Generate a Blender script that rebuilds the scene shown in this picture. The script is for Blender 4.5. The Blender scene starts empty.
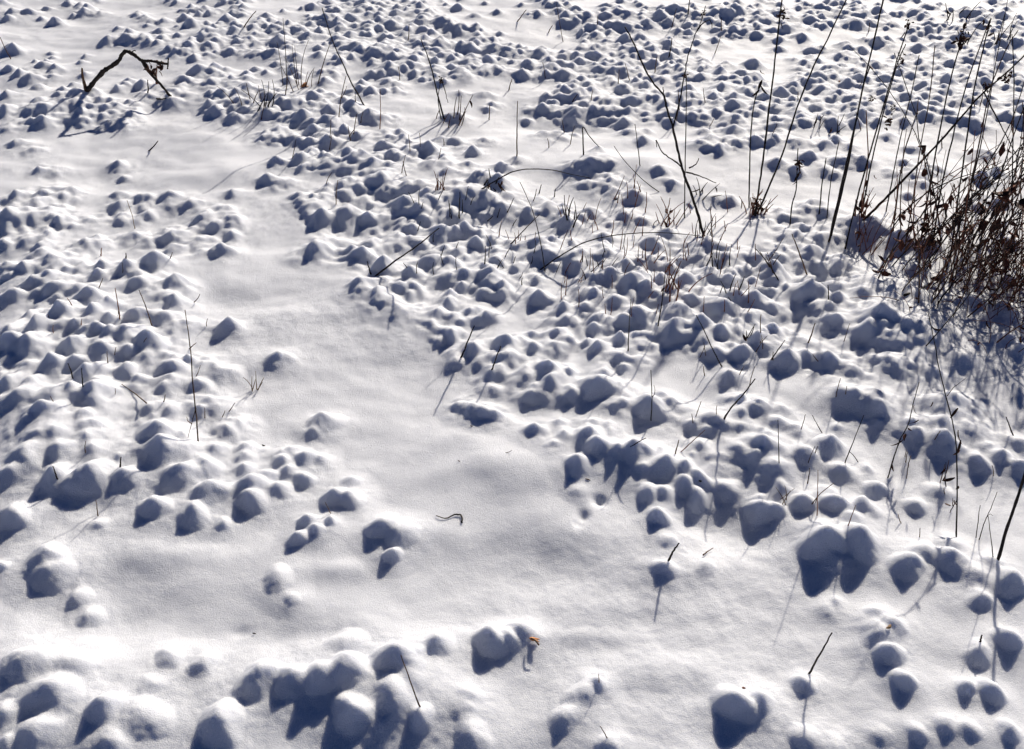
import bpy, math, random
import numpy as np
from mathutils import Vector

# ------------------------------------------------------------------ camera, world, sun, exposure
scene = bpy.context.scene
C = scene.collection
CAM_H, PITCH, FPX, W, H = 1.6, math.radians(34), 1028.9, 1024, 749
cam_d = bpy.data.cameras.new('camera'); cam = bpy.data.objects.new('camera', cam_d); C.objects.link(cam)
cam.location = (0, 0, CAM_H); cam.rotation_euler = (math.pi/2 - PITCH, 0, 0)
cam_d.sensor_width = 36; cam_d.lens = 18/(512/FPX); cam_d.clip_start = 0.02; cam_d.clip_end = 1000
scene.camera = cam
SUN_EL, SUN_AZ = math.radians(26), math.radians(23)          # azimuth clockwise from +Y
world = bpy.data.worlds.new('World'); scene.world = world; world.use_nodes = True
wn = world.node_tree; bg = wn.nodes['Background']
sky = wn.nodes.new('ShaderNodeTexSky'); sky.sky_type = 'NISHITA'; sky.sun_disc = False
sky.sun_elevation = SUN_EL; sky.sun_rotation = SUN_AZ; sky.air_density = 0.3; sky.dust_density = 0.0; sky.ozone_density = 10.0
wn.links.new(sky.outputs[0], bg.inputs[0]); bg.inputs[1].default_value = 0.05
sun_d = bpy.data.lights.new('sun', 'SUN'); sun = bpy.data.objects.new('sun', sun_d); C.objects.link(sun)
sun_d.energy = 5.0; sun_d.angle = math.radians(0.7); sun_d.color = (1.0, 0.915, 0.80)
sdir = Vector((math.sin(SUN_AZ)*math.cos(SUN_EL), math.cos(SUN_AZ)*math.cos(SUN_EL), math.sin(SUN_EL)))
sun.rotation_euler = sdir.to_track_quat('Z', 'Y').to_euler(); sun.location = sdir*20
vs = scene.view_settings
vs.view_transform = 'Standard'; vs.look = 'None'; vs.gamma = 1; vs.use_curve_mapping = False
vs.exposure = 0.52

# ------------------------------------------------------------------ helpers
rng = random.Random(7)
FW = np.array([0, math.cos(PITCH), -math.sin(PITCH)]); UP = np.array([0, math.sin(PITCH), math.cos(PITCH)])
def ray(px, py):
    return FW + UP*((374.5-py)/FPX) + np.array([(px-512)/FPX, 0, 0])
def at(px, py, z=0.0):
    d = ray(px, py); return np.array([0, 0, CAM_H]) + d*((z-CAM_H)/d[2])
def ppm(p):                                                  # pixels per metre at a point
    return FPX/float(np.dot(np.array(p)-np.array([0, 0, CAM_H]), FW))

_G = {}
def noise2(x, y, seed):                                      # gradient noise, -1..1, numpy
    if seed not in _G:
        ang = np.random.RandomState(seed).rand(256, 256)*2*np.pi; _G[seed] = (np.cos(ang), np.sin(ang))
    gx, gy = _G[seed]
    ca, sa = math.cos(seed*1.37), math.sin(seed*1.37); x, y = x*ca-y*sa, x*sa+y*ca
    xi = np.floor(x).astype(int); yi = np.floor(y).astype(int); xf = x-xi; yf = y-yi
    u = xf*xf*xf*(xf*(xf*6-15)+10); v = yf*yf*yf*(yf*(yf*6-15)+10)
    def g(a, b, dx, dy):
        i, j = (xi+a) & 255, (yi+b) & 255; return gx[i, j]*dx + gy[i, j]*dy
    n0 = g(0, 0, xf, yf)*(1-u) + g(1, 0, xf-1, yf)*u
    n1 = g(0, 1, xf, yf-1)*(1-u) + g(1, 1, xf-1, yf-1)*u
    return (n0*(1-v)+n1*v)*1.5

# broad swells and hollows: pixel x, y, half width px, half depth px, height in metres
SWELL = [(150, 622, 90, 28, -.019), (560, 575, 50, 28, -.022),(400, 530, 100, 26, .010), (640, 640, 60, 22, -.010), (300, 610, 70, 20, .006), (100, 600, 90, 20, -.008), (390, 600, 70, 24, -.005), (715, 525, 34, 26, -.030), (640, 640, 90, 30, -.012),
         (480, 455, 120, 40, .018), (300, 330, 90, 40, .012), (900, 325, 60, 40, .05), (705, 238, 50, 20, .03), (860, 225, 60, 18, .018), (460, 190, 60, 20, .03),
         (60, 330, 80, 60, .022), (70, 440, 80, 50, .030), (640, 270, 130, 50, .025), (90, 98, 60, 18, .05), (560, 120, 60, 12, -.03), (600, 168, 60, 10, .03),
         (930, 260, 80, 40, .02), (400, 700, 70, 30, .020), (180, 60, 90, 24, .02), (850, 540, 60, 26, .022), (770, 470, 70, 30, .015), (240, 170, 70, 20, .02),
         (330, 25, 120, 25, .04), (700, 14, 200, 14, .05), (860, 400, 50, 20, .018),
         (599, 506, 7, 5, -.016), (583, 522, 6, 6, -.014), (578, 530, 5, 5, -.008), (660, 520, 12, 8, .006), (240, 632, 14, 6, -.006), (345, 575, 40, 10, .008), (430, 560, 60, 14, -.003), (250, 300, 60, 14, -.012), (380, 370, 70, 14, -.010), (640, 700, 80, 16, -.008), (500, 470, 60, 20, .008), (620, 600, 30, 14, -.006), (180, 560, 120, 14, .010), (330, 640, 60, 10, -.006), (560, 640, 120, 10, .006)]
SWW = []
for px, py, w, h, z in SWELL:
    P = at(px, py); s = ppm(P); a = math.atan((py-374.5)/FPX)+PITCH
    SWW.append((P[0], P[1], w/s, h/s/math.sin(a), z))

KS = 0.0056
def base_height(x, y):
    z = 0.026*noise2(x*.8+3.1, y*.8+1.7, 11) + 0.018*noise2(x*2.1+1.2, y*2.1, 12)
    z = z + 0.0078*noise2(x*4.3+.4, y*5.6, 13) + 0.0030*noise2(x*11+.4, y*12.1, 14)
    for cx, cy, sx, sy, h in SWW:
        z = z + h*np.exp(-((x-cx)/sx)**2 - ((y-cy)/sy)**2)
    return z
# ------------------------------------------------------------------ snow mounds: peak pixel x, y, half width, depth of its dark face
M_TXT = """
50 567 20 24;43 551 22 25;81 592 14 11;90 612 13 11;28 652 25 27;73 658 22 18;48 686 27 34;103 698 20 35;141 712 27 23;220 712 25 38;
166 651 15 14;202 658 18 20;151 683 14 7;4 708 16 20;35 725 24 30;111 738 20 20;7 742 12 12;258 668 24 38;290 671 21 32;345 656 25 48;322 664 22 46;
397 646 25 46;414 646 14 30;436 634 18 30;347 637 20 16;412 676 16 13;352 703 22 42;392 694 25 32;420 709 15 28;382 724 20 16;472 732 22 22;
470 690 14 7;465 708 16 8;490 628 18 38;508 630 12 30;522 625 13 18;277 573 17 12;291 597 10 5;392 549 11 20;666 562 14 13;706 563 13 10;583 690 18 18;
598 682 11 20;567 711 17 18;609 738 13 12;738 688 20 48;762 690 15 32;806 678 13 16;806 732 16 14;836 745 16 10;879 611 12 12;878 628 19 22;894 621 14 20;
892 645 15 28;904 673 12 16;968 677 11 27;995 682 15 30;980 645 15 22;1010 630 14 23;1012 725 13 20;919 729 10 9;947 722 11 10;970 725 12 10;881 732 14 5;
980 594 16 16;977 573 20 20;1012 572 18 34;955 562 18 22;912 549 18 46;825 606 10 4;837 600 6 4;
40 402 18 28;50 415 14 13;85 413 9 9;92 420 14 14;55 428 16 16;37 430 16 16;86 434 14 14;24 449 22 22;61 446 15 20;92 445 15 16;49 458 20 50;8 468 18 18;
88 464 22 40;123 470 16 24;72 474 12 30;120 456 8 7;152 406 16 16;164 409 12 8;156 421 20 32;160 437 18 34;168 446 22 26;186 450 18 13;182 434 12 12;216 447 13 13;
219 408 12 8;226 424 14 18;241 420 9 12;178 463 22 40;206 461 18 24;206 471 10 14;210 483 20 30;152 498 18 24;192 505 17 25;222 521 9 9;13 508 18 22;20 514 12 16;
245 444 12 14;246 454 12 13;243 465 14 16;251 477 18 30;250 492 17 25;0 560 8 18;95 521 10 6;324 412 15 22;290 449 11 8;281 458 12 14;305 452 13 20;322 457 9 9;
286 467 13 17;303 475 12 14;266 473 11 18;278 486 14 16;349 478 11 11;336 487 15 29;350 490 14 26;306 514 12 16;331 517 8 12;316 526 8 11;296 532 11 18;257 493 8 20;
383 518 17 22;400 527 18 19;458 403 9 8 0;466 404 10 12 0;475 405 11 16 0;485 407 11 18 0;494 410 11 16 0;536 422 13 19;560 420 9 11;565 430 13 16;590 426 16 28;598 436 14 30;592 419 9 9;610 423 8 8;
611 431 6 6;618 443 14 30;635 440 16 32;645 447 12 20;578 454 14 26;665 457 20 30;645 465 14 14;686 458 16 32;685 475 14 34;700 472 14 28;698 487 13 34;700 441 16 16;
717 418 16 18;650 487 13 15;660 506 12 26;670 537 10 7;728 486 16 13;709 456 10 10;714 468 12 8;753 404 14 20;740 426 16 12;740 446 22 18;765 438 18 26;760 453 12 10;
763 500 16 38;768 470 14 16;648 398 16 24;578 487 9 4;781 419 12 16;798 426 14 14;770 434 10 16;803 450 15 18;830 434 16 32;776 466 22 22;842 466 18 16;868 467 8 8;
878 482 14 20;775 500 12 32;806 492 14 36;824 490 14 18;835 497 17 28;862 497 14 26;852 515 13 12;828 527 24 42;862 530 22 38;925 547 18 20;953 550 18 34;880 405 12 16;
867 399 12 8;918 430 13 20;942 420 18 24;948 432 18 30;970 424 18 18;952 404 22 20;935 412 12 12;988 445 12 10;1004 446 14 30;981 452 14 28;1022 458 12 26;1018 438 12 12;
940 487 16 13;918 500 12 14;953 540 14 10;991 560 14 14;838 424 7 6;780 408 10 8;
100 258 12 18;125 259 11 18;152 251 14 22;25 262 13 14;4 262 12 12;50 258 12 10;141 274 14 15;175 273 11 19;167 289 11 8;174 295 9 11;31 275 13 16;50 273 12 12;
54 283 12 12;75 285 10 9;98 273 9 7;89 288 15 20;8 291 13 13;107 297 10 18;30 310 9 10;60 303 13 24;75 308 10 10;93 306 12 18;110 315 10 14;137 306 11 16;
160 313 13 12;182 320 16 8;227 315 12 24;36 318 16 20;7 327 13 34;28 337 22 22;74 320 12 14;93 323 14 20;108 328 12 18;125 325 15 24;148 333 14 24;72 338 13 20;
103 345 14 18;128 347 11 18;145 355 13 14;50 356 14 26;75 355 12 20;85 364 14 26;98 362 11 22;117 364 8 8;125 365 12 19;28 368 15 10;173 362 15 19;187 355 9 15;
205 362 9 8;224 367 16 13;170 375 13 16;198 379 12 18;8 377 13 20;30 378 14 16;18 391 17 19;49 389 15 15;72 384 12 16;92 382 18 27;218 406 11 8;1 373 8 6;155 347 10 8;
316 240 16 20;361 250 13 14;385 256 14 23;362 279 14 13;378 290 14 8;392 300 14 8;405 310 12 6;399 283 12 11;412 268 13 14;432 253 15 20;448 258 12 16;457 248 9 11;
446 274 11 12;465 272 14 16;448 288 7 14;447 299 9 10;461 286 8 9;437 308 12 14;487 309 13 18;459 322 9 8;453 329 8 14;439 338 8 5;474 340 12 20;507 332 13 26;
508 350 17 22;456 356 10 12;491 371 9 13;491 386 10 10;278 351 12 17;482 262 14 18;492 265 13 26;492 276 12 18;487 282 10 12;503 281 11 18;500 250 12 12;
517 264 10 12;540 288 12 21;563 302 13 19;584 305 11 16;567 317 11 14;556 328 14 17;550 349 9 8;548 358 15 30;552 378 16 18;532 392 12 12;571 386 12 19;598 373 18 32;
605 371 9 9;595 287 12 22;585 292 12 10;614 297 13 16;610 311 10 24;596 314 13 18;620 331 8 19;600 339 10 20;620 350 14 17;647 343 12 9;651 399 15 23;661 393 10 12;
640 306 18 20;632 274 14 23;649 278 11 23;600 275 9 13;612 266 12 20;592 274 9 14;578 261 12 13;662 268 11 26;672 280 9 22;688 269 12 26;676 317 14 32;660 328 14 14;
678 306 14 20;690 293 10 17;708 266 14 20;702 288 12 10;720 301 18 24;728 297 7 24;701 313 14 28;722 321 13 28;718 347 14 16;745 343 12 24;730 368 13 19;758 333 12 24;
750 313 12 14;737 289 16 26;758 293 16 24;752 278 9 14;735 272 10 12;765 325 10 28;744 394 10 20;757 398 12 25;713 415 14 18;545 248 12 10;580 252 10 12;608 252 12 12;
590 256 9 9;626 262 12 14;648 259 10 10;535 276 9 8;700 250 15 15;776 262 18 32;795 253 12 10;813 255 14 13;839 259 12 18;810 277 18 34;772 288 14 16;770 305 10 12;
828 304 14 14;836 316 13 17;775 325 12 23;812 340 10 8;788 350 13 21;805 349 10 17;828 353 15 24;868 275 20 14;884 303 18 30;903 281 22 14;905 325 20 14;886 330 18 12;
888 357 17 15;911 364 9 8;931 367 10 12;962 352 18 17;842 389 10 9;875 391 12 12;868 399 11 10;880 408 12 16;955 394 18 26;915 262 14 12;1009 333 13 16;1020 343 10 14;
975 295 14 16;1005 300 14 20;1008 275 14 12;850 366 12 8;
5 126 10 6;15 139 9 6;33 148 12 5;40 166 7 8;57 169 12 5;117 160 10 8;122 175 8 6;15 190 11 12;42 192 10 8;54 187 10 7;72 188 9 7;38 199 16 10;62 194 11 8;48 207 12 9;
8 207 20 20;43 218 12 7;67 217 11 5;88 217 8 7;118 201 11 10;119 191 9 7;142 195 12 8;168 190 12 11;232 188 9 7;123 213 9 6;122 217 8 6;147 211 9 9;190 200 11 8;
204 210 13 13;223 206 8 5;232 214 11 12;212 221 11 13;135 231 10 10;146 239 10 7;173 228 14 17;231 230 11 12;198 238 10 7;205 247 8 5;222 242 12 16;176 244 10 9;90 238 15 14;
45 232 10 7;27 236 10 9;41 241 9 9;44 248 9 8;4 240 10 8;20 228 10 5;52 257 12 10;66 254 9 6;84 264 10 6;314 123 10 12;277 127 10 10;292 132 10 10;266 130 8 8;264 137 10 5;
312 137 9 9;329 134 12 13;343 126 10 10;358 130 9 10;385 129 10 6;401 128 7 8;402 134 7 8;384 139 9 10;393 135 6 6;278 155 9 12;298 155 6 9;303 154 7 9;312 150 6 5;305 163 8 9;
324 152 8 7;328 160 10 9;344 163 7 7;316 160 8 5;347 145 9 14;354 152 11 12;393 149 10 12;400 154 8 8;411 151 8 8;373 160 11 9;391 163 12 8;381 170 18 19;266 174 9 9;
277 181 8 5;289 180 7 5;429 140 13 16;441 134 8 10;456 138 10 6;431 158 9 8;446 156 7 6;448 166 8 7;470 160 9 9;473 143 9 15;487 138 10 5;502 160 9 12;480 170 12 15;499 173 12 16;
342 183 9 8;358 182 9 8;346 191 10 9;322 188 9 7;380 190 9 9;421 181 9 9;297 193 8 5;310 202 11 11;323 197 8 5;322 210 14 18;347 206 17 20;405 186 10 10;403 196 15 22;
417 202 13 14;431 196 11 12;369 201 10 8;371 213 7 8;383 217 13 9;400 221 10 11;417 212 12 9;413 225 10 14;399 235 14 10;419 220 10 7;441 213 9 8;453 210 9 10;441 222 14 26;
465 223 12 16;453 227 11 18;326 238 10 9;314 245 12 16;371 237 10 12;411 238 10 10;422 244 10 8;363 249 12 16;477 238 11 15;492 233 10 17;456 251 9 11;500 254 12 10;
446 196 10 8;470 189 20 16;501 202 12 10;486 195 12 14;517 155 8 6;545 130 10 6;562 131 12 8;575 133 8 5;598 146 9 8;643 134 9 10;628 128 7 6;647 127 7 6;572 164 10 4;
592 164 14 5;608 165 8 4;588 179 10 9;612 181 12 6;615 188 12 8;635 190 12 13;661 166 10 8;672 180 8 6;716 195 7 6;732 195 9 9;697 141 12 7;709 137 7 8;721 145 7 8;
735 124 11 12;704 128 7 6;737 139 8 8;755 137 8 10;727 136 9 6;542 197 9 8;548 204 14 12;563 210 10 12;569 215 12 16;590 207 11 12;613 220 6 7;626 211 10 10;641 216 9 8;
604 232 12 10;553 237 11 12;537 238 10 14;519 245 10 10;548 248 11 14;572 254 10 12;600 245 12 12;609 252 12 14;655 235 13 14;667 229 9 8;707 240 18 18;724 255 12 12;740 255 10 12;
762 254 12 16;637 260 10 10;650 256 10 12;672 265 10 10;760 219 14 6;776 123 12 7;774 134 7 5;796 138 14 7;825 139 8 9;836 135 7 8;777 155 8 10;809 150 8 9;798 165 8 10;
834 157 9 6;827 167 7 5;836 172 6 4;850 143 8 6;890 132 10 8;864 155 10 10;915 144 11 9;907 159 9 7;893 170 9 6;916 171 11 10;938 164 12 8;976 149 8 6;988 150 9 8;997 165 8 12;
983 172 10 12;990 180 7 6;922 181 8 5;958 132 7 5;909 192 8 6;806 206 12 10;823 208 14 10;796 230 16 16;850 224 15 9;818 236 13 8;873 218 12 12;812 248 16 20;841 256 10 16;
783 214 11 7;776 254 14 16;928 236 12 14;903 232 10 12;998 198 10 9;978 192 12 7;980 204 10 8;1015 236 10 12;
12 42 9 11;42 60 8 7;55 64 7 6;10 64 8 8;31 72 10 10;39 82 9 8;62 86 6 6;75 87 10 11;33 106 11 7;82 109 14 9;118 104 9 7;126 110 6 4;121 120 13 9;61 105 8 5;31 118 9 6;
171 98 9 6;146 92 9 5;197 63 10 12;214 62 8 11;183 75 8 7;176 88 12 7;159 27 8 6;162 34 8 4;125 33 10 8;142 33 8 7;108 35 10 9;215 105 9 9;236 88 8 9;12 7 6 5;30 8 8 6;55 16 8 9;
100 10 9 5;138 10 9 6;190 18 9 10;205 28 11 10;226 14 8 9;325 13 12 9;337 33 9 10;309 31 10 9;356 41 10 8;377 43 9 8;388 46 8 7;440 38 11 9;443 16 12 9;435 66 10 8;485 90 10 8;
486 64 6 6;461 90 6 4;497 8 6 5;475 12 6 5;470 60 6 4;495 44 12 9;506 47 10 8;384 114 8 8;355 108 7 7;265 110 9 8;293 98 10 11;320 90 7 7;330 92 8 7;345 96 8 8;312 118 10 9;
522 67 9 11;546 69 7 9;563 69 8 10;577 51 7 8;594 51 7 7;582 29 6 6;595 31 8 7;578 14 7 5;628 11 8 5;632 48 13 9;654 45 7 8;626 85 8 7;612 108 11 8;547 93 7 8;560 92 8 9;
570 108 11 7;577 114 8 7;600 118 7 7;540 74 6 5;641 96 8 8;650 104 10 7;678 65 7 6;720 67 8 9;715 35 7 7;755 57 10 11;745 28 6 5;736 98 11 14;714 92 8 9;735 93 9 9;716 108 8 8;
683 73 10 6;665 70 7 5;733 80 6 6;747 78 6 7;674 5 8 9;660 10 8 9;855 18 13 10;785 100 8 5;848 50 10 7;812 80 12 8;888 73 9 10;900 70 6 7;805 118 8 8;830 110 8 8;848 80 12 9
"""
MOUNDS = []                                                  # x, y, radius, height, pointedness, three shape numbers
def add_mound(px, py, w, h, pk=None, hs=1.0):
    a = math.atan((py-374.5)/FPX) + PITCH
    P = at(px, py, 0.04); s = ppm(P)
    Hm = h/(math.cos(a)+1.9*math.sin(a))/s*(1.2 if py > 440 else 1.28)*(1.15 if py > 440 and h < 17 else 1)*hs; z0 = 0
    for _ in range(3): P = at(px, py, z0+Hm+.007); z0 = float(base_height(P[0], P[1]))
    R = w/s*(1.13 if py > 440 else 1.25)
    Hm = max(min(Hm, R*(.9 if py > 440 else 1.0)), R*(.34 if py > 440 and h > 9 else 0))
    if pk is None:
        pk = rng.uniform(0.0, 0.35) if py > 470 else rng.uniform(0.6, 1.15)
        if py > 600: pk *= 0.6
    MOUNDS.append((P[0], P[1], R, Hm, pk, rng.random()*6.28, rng.random()*6.28, rng.uniform(.5, 1)))
for t in M_TXT.replace('\n', '').split(';'):
    v = [float(q) for q in t.split()]
    if len(v) >= 4: add_mound(*v)
# smaller lumps that fill the gaps of the crowded places
for m in list(MOUNDS):
    if m[1] < (1.65 if m[0] > .25 else 2.0) or m[4] == 0: continue
    for k in range(2 if abs(m[0]-.6) < 1.1 and 2.2 < m[1] < 4 else 1):
        if rng.random() < .62:
            th = rng.random()*6.28; d = m[2]*rng.uniform(.75, 1.5); R_ = m[2]*rng.uniform(.4, .8); x_, y_ = m[0]+d*math.cos(th), m[1]+d*math.sin(th)
            if sum((x_-q[0])**2+(y_-q[1])**2 < (2.6*m[2])**2 for q in MOUNDS) < 4: continue
            MOUNDS.append((x_, y_, R_, R_*rng.uniform(.45, .85), rng.uniform(.5, 1), rng.random()*6.28, rng.random()*6.28, rng.uniform(.5, 1)))
HAND = len(MOUNDS)
# the far field: how thickly mounds stand, cells of 32 x 15 pixels from the top left corner, and one row more above the frame
DENS = ["23445568888864326688777788888777",
        "11334467888875412556777788877666",
        "12144455777875541234456777777666",
        "00002364334566553455444211233566",
        "11100566335566644566666643322455",
        "12100355223345555566555655556555",
        "01121235221235444555444455554555",
        "12221124443334332444666654434454",
        "13431013343432212234455554545555"]
pts = [(m[0], m[1], m[2]) for m in MOUNDS]
for r, row in enumerate(DENS):
    for c, ch in enumerate(row):
        for k in range(int(int(ch)*1.15*(2.2 if r == 0 else 1.25) + rng.random())):
            px = (c+rng.random())*32; py = -17 + (r+rng.random())*15
            if r == 0: py = -40 + rng.random()*40
            w = rng.choice([rng.uniform(3.5, 6), rng.uniform(5, 10)])*(0.75+0.004*max(py, -20)); P = at(px, py, .04); R = w/ppm(P)
            if noise2(np.array([P[0]*1.9]), np.array([P[1]*1.3]), 51)[0] < -.38: continue
            if any((P[0]-q[0])**2 + (P[1]-q[1])**2 < (0.52*(R+q[2]))**2 for q in pts[-260:]+pts[HAND-150:HAND]): continue
            pts.append((P[0], P[1], R)); add_mound(px, py, w, w*rng.uniform(.75, 1.1))
# mounds of the same snowfield outside the frame, by position on the ground
for k in range(2600):
    y = rng.uniform(-2, 14); x = rng.uniform(-9, 9)
    hw = .413*y+.46
    if (y > 0.95 and y < 7.6 and abs(x) < hw+.05): continue
    if (x*1.1+.3*y)**2 < .5 and y < 1: continue
    if noise2(np.array([x*.9]), np.array([y*.9]), 5)[0] < -.12: continue
    R = rng.uniform(.035, .085)
    MOUNDS.append((x, y, R, R*rng.uniform(.45, .75), rng.uniform(.1, .8), rng.random()*6.28, rng.random()*6.28, rng.uniform(.5, 1)))
MA = np.array(MOUNDS)

def mound_shape(x, y, m):
    dx, dy = x-m[0], y-m[1]
    r = np.sqrt(dx*dx+dy*dy)/m[2]; th = np.arctan2(dy, dx)
    t = r/(1+.13*np.cos(2*th+m[5])*m[7]+.05*np.cos(3*th+m[6]))
    q = np.clip(1-t*t, 0, 1)
    dome = .5*q**(1.3+.5*(m[7]-.5)) + .5*np.exp(-2.3*t*t)*np.clip(q*4, 0, 1)
    cone = np.clip(1.02-np.sqrt((t*.93)**2+.004), 0, 1)**1.35
    pk = min(m[4], 1.0); f = (1-pk)*dome + pk*cone
    return m[3]*(0.78*f + 0.22*np.exp(-(t/1.3)**2*1.1))
def clutter(x, y, Dn):                                       # small lumps of snow between mounds that stand close together
    return .020*(1-np.exp(-np.clip(Dn-.25, 0, 9)*.45)) + np.clip(Dn-.35, 0, 1.3)*np.clip((y-1.7)/.8, 0, 1)*(.0075*noise2(x*15+2, y*15, 41) + .005*noise2(x*31, y*31, 42))
def warp(x, y):
    wx = x + .008*noise2(x*13, y*13, 21) + .002*noise2(x*33, y*33, 22) + .0006*noise2(x*80, y*80, 28)
    wy = y + .008*noise2(x*13+9, y*13, 23) + .002*noise2(x*33+5, y*33, 24) + .0006*noise2(x*80+5, y*80, 29)
    return wx, wy
def height_points(x, y):                                     # small arrays only
    x = np.asarray(x, float); y = np.asarray(y, float)
    wx, wy = warp(x, y); S = np.zeros_like(x); Dn = np.zeros_like(x)
    x0, x1, y0, y1 = x.min()-.25, x.max()+.25, y.min()-.25, y.max()+.25
    ex, ey = x[-1]-x[0], y[-1]-y[0]; el = math.hypot(ex, ey)+1e-9
    off = np.abs((MA[:, 0]-x[0])*ey-(MA[:, 1]-y[0])*ex)/el if el > 1e-6 else MA[:, 0]*0
    for m in MA[(off < .25) & (MA[:, 0] > x0) & (MA[:, 0] < x1) & (MA[:, 1] > y0) & (MA[:, 1] < y1)]:
        S += np.exp(mound_shape(wx, wy, m)/KS)-1; Dn += np.exp(-((x-m[0])**2+(y-m[1])**2)/(1.6*m[2])**2)
    return base_height(x, y) + KS*np.log1p(np.maximum(S, 0)) + clutter(x, y, Dn)
def ground(px, py):                                          # where the view ray of a spot on the photo meets the snow
    d = ray(px, py); zs = np.linspace(.30, -.12, 260); t = (zs-CAM_H)/d[2]
    X, Y = d[0]*t, d[1]*t; h = height_points(X, Y)
    k = int(np.argmax(h > zs)) if (h > zs).any() else 200
    return np.array([X[k], Y[k], zs[k]])

# ------------------------------------------------------------------ materials
def mat(name):
    m = bpy.data.materials.new(name); m.use_nodes = True
    return m, m.node_tree, m.node_tree.nodes['Principled BSDF']
snow, nt, bs = mat('snow')
bs.inputs['Base Color'].default_value = (.71, .735, .795, 1); bs.inputs['Roughness'].default_value = .55
bs.inputs['Specular IOR Level'].default_value = .08
bs.inputs['Subsurface Weight'].default_value = 1.0; bs.inputs['Subsurface Radius'].default_value = (1.0, 1.0, 1.05); bs.inputs['Subsurface Scale'].default_value = .018
geo = nt.nodes.new('ShaderNodeNewGeometry')
def tex(kind, scale, **kw):
    n = nt.nodes.new(kind); nt.links.new(geo.outputs['Position'], n.inputs['Vector']); n.inputs['Scale'].default_value = scale
    for k, v in kw.items():
        n.inputs[k].default_value = v
    return n
n1 = tex('ShaderNodeTexNoise', 130, Detail=4, Roughness=.6)
n2 = tex('ShaderNodeTexNoise', 420, Detail=2, Roughness=.6)
b1 = nt.nodes.new('ShaderNodeBump'); b1.inputs['Strength'].default_value = 1; b1.inputs['Distance'].default_value = .0012
b2 = nt.nodes.new('ShaderNodeBump'); b2.inputs['Strength'].default_value = 1; b2.inputs['Distance'].default_value = .0028
nt.links.new(n1.outputs['Fac'], b1.inputs['Height']); nt.links.new(n2.outputs['Fac'], b2.inputs['Height'])
nt.links.new(b1.outputs[0], b2.inputs['Normal']); nt.links.new(b2.outputs[0], bs.inputs['Normal'])
# ice crystals that catch the sun: a coat whose facets point their own way
vo = tex('ShaderNodeTexVoronoi', 700); sub = nt.nodes.new('ShaderNodeVectorMath'); sub.operation = 'SUBTRACT'; sub.inputs[1].default_value = (.5, .5, .5)
mul = nt.nodes.new('ShaderNodeVectorMath'); mul.operation = 'SCALE'; mul.inputs['Scale'].default_value = 1.5
add = nt.nodes.new('ShaderNodeVectorMath'); add.operation = 'ADD'; nrm = nt.nodes.new('ShaderNodeVectorMath'); nrm.operation = 'NORMALIZE'
nt.links.new(vo.outputs['Color'], sub.inputs[0]); nt.links.new(sub.outputs[0], mul.inputs[0]); nt.links.new(geo.outputs['Normal'], add.inputs[0])
nt.links.new(mul.outputs[0], add.inputs[1]); nt.links.new(add.outputs[0], nrm.inputs[0]); nt.links.new(nrm.outputs[0], bs.inputs['Coat Normal'])
bs.inputs['Coat Weight'].default_value = .03; bs.inputs['Coat Roughness'].default_value = .2; bs.inputs['Coat IOR'].default_value = 1.31

def bark(name, c0, c1, scale=60, rough=.8):
    m, t, b = mat(name)
    g = t.nodes.new('ShaderNodeTexCoord'); n = t.nodes.new('ShaderNodeTexNoise'); n.inputs['Scale'].default_value = scale; n.inputs['Detail'].default_value = 4
    r = t.nodes.new('ShaderNodeValToRGB'); r.color_ramp.elements[0].color = (*c0, 1); r.color_ramp.elements[1].color = (*c1, 1)
    r.color_ramp.elements[0].position = .35; r.color_ramp.elements[1].position = .68
    bp = t.nodes.new('ShaderNodeBump'); bp.inputs['Distance'].default_value = .001
    t.links.new(g.outputs['Object'], n.inputs['Vector']); t.links.new(n.outputs['Fac'], r.inputs[0]); t.links.new(r.outputs[0], b.inputs['Base Color'])
    t.links.new(n.outputs['Fac'], bp.inputs['Height']); t.links.new(bp.outputs[0], b.inputs['Normal'])
    b.inputs['Roughness'].default_value = rough; b.inputs['Specular IOR Level'].default_value = .2
    return m
M_DARK = bark('dark_bark', (.010, .009, .009), (.045, .033, .026))
M_BROWN = bark('brown_stalk', (.055, .032, .02), (.17, .10, .06))
M_RED = bark('reddish_dry_stalk', (.12, .045, .028), (.30, .14, .085))
M_STRAW = bark('pale_straw', (.16, .10, .055), (.34, .24, .14))
M_LEAF = bark('dead_leaf', (.018, .010, .008), (.09, .035, .022), 120)
M_REDLEAF = bark('reddish_dead_leaf', (.05, .017, .011), (.17, .06, .035), 120)
M_ORANGE = bark('orange_leaf', (.40, .16, .06), (.62, .32, .15), 120)

# ------------------------------------------------------------------ the snow: one sheet, finest where it is seen, running on past the horizon
def axis_y():
    ys = [-250, -120, -60, -30, -16, -9, -6, -4]
    y = -3.0
    while y < .9: ys.append(y); y += .03 if y < .5 else .012
    y = .9
    while y < 8.2: ys.append(y); y += min(max((y*y+2.56)/(FPX*1.6)*.95, .0026), .0085)
    while y < 14: ys.append(y); y += .03
    return np.array(ys + [14.5, 16, 19, 24, 32, 50, 90, 160, 300])
def axis_t():
    mid = np.linspace(-1.13, 1.13, 820)
    out = [1.15]; s = .008
    while out[-1] < 60: out.append(out[-1]+s); s *= 1.035 if out[-1] < 6 else 1.3
    out = np.array(out + [90, 160]); return np.concatenate([-out[::-1], mid, out])
ys, ts = axis_y(), axis_t()
hwid = .413*np.maximum(ys, 0) + .45 + .0*ys
X = ts[None, :]*hwid[:, None]; Y = np.repeat(ys[:, None], len(ts), 1)
wx, wy = warp(X, Y)
S = np.zeros_like(X); Dn = np.zeros_like(X)
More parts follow.
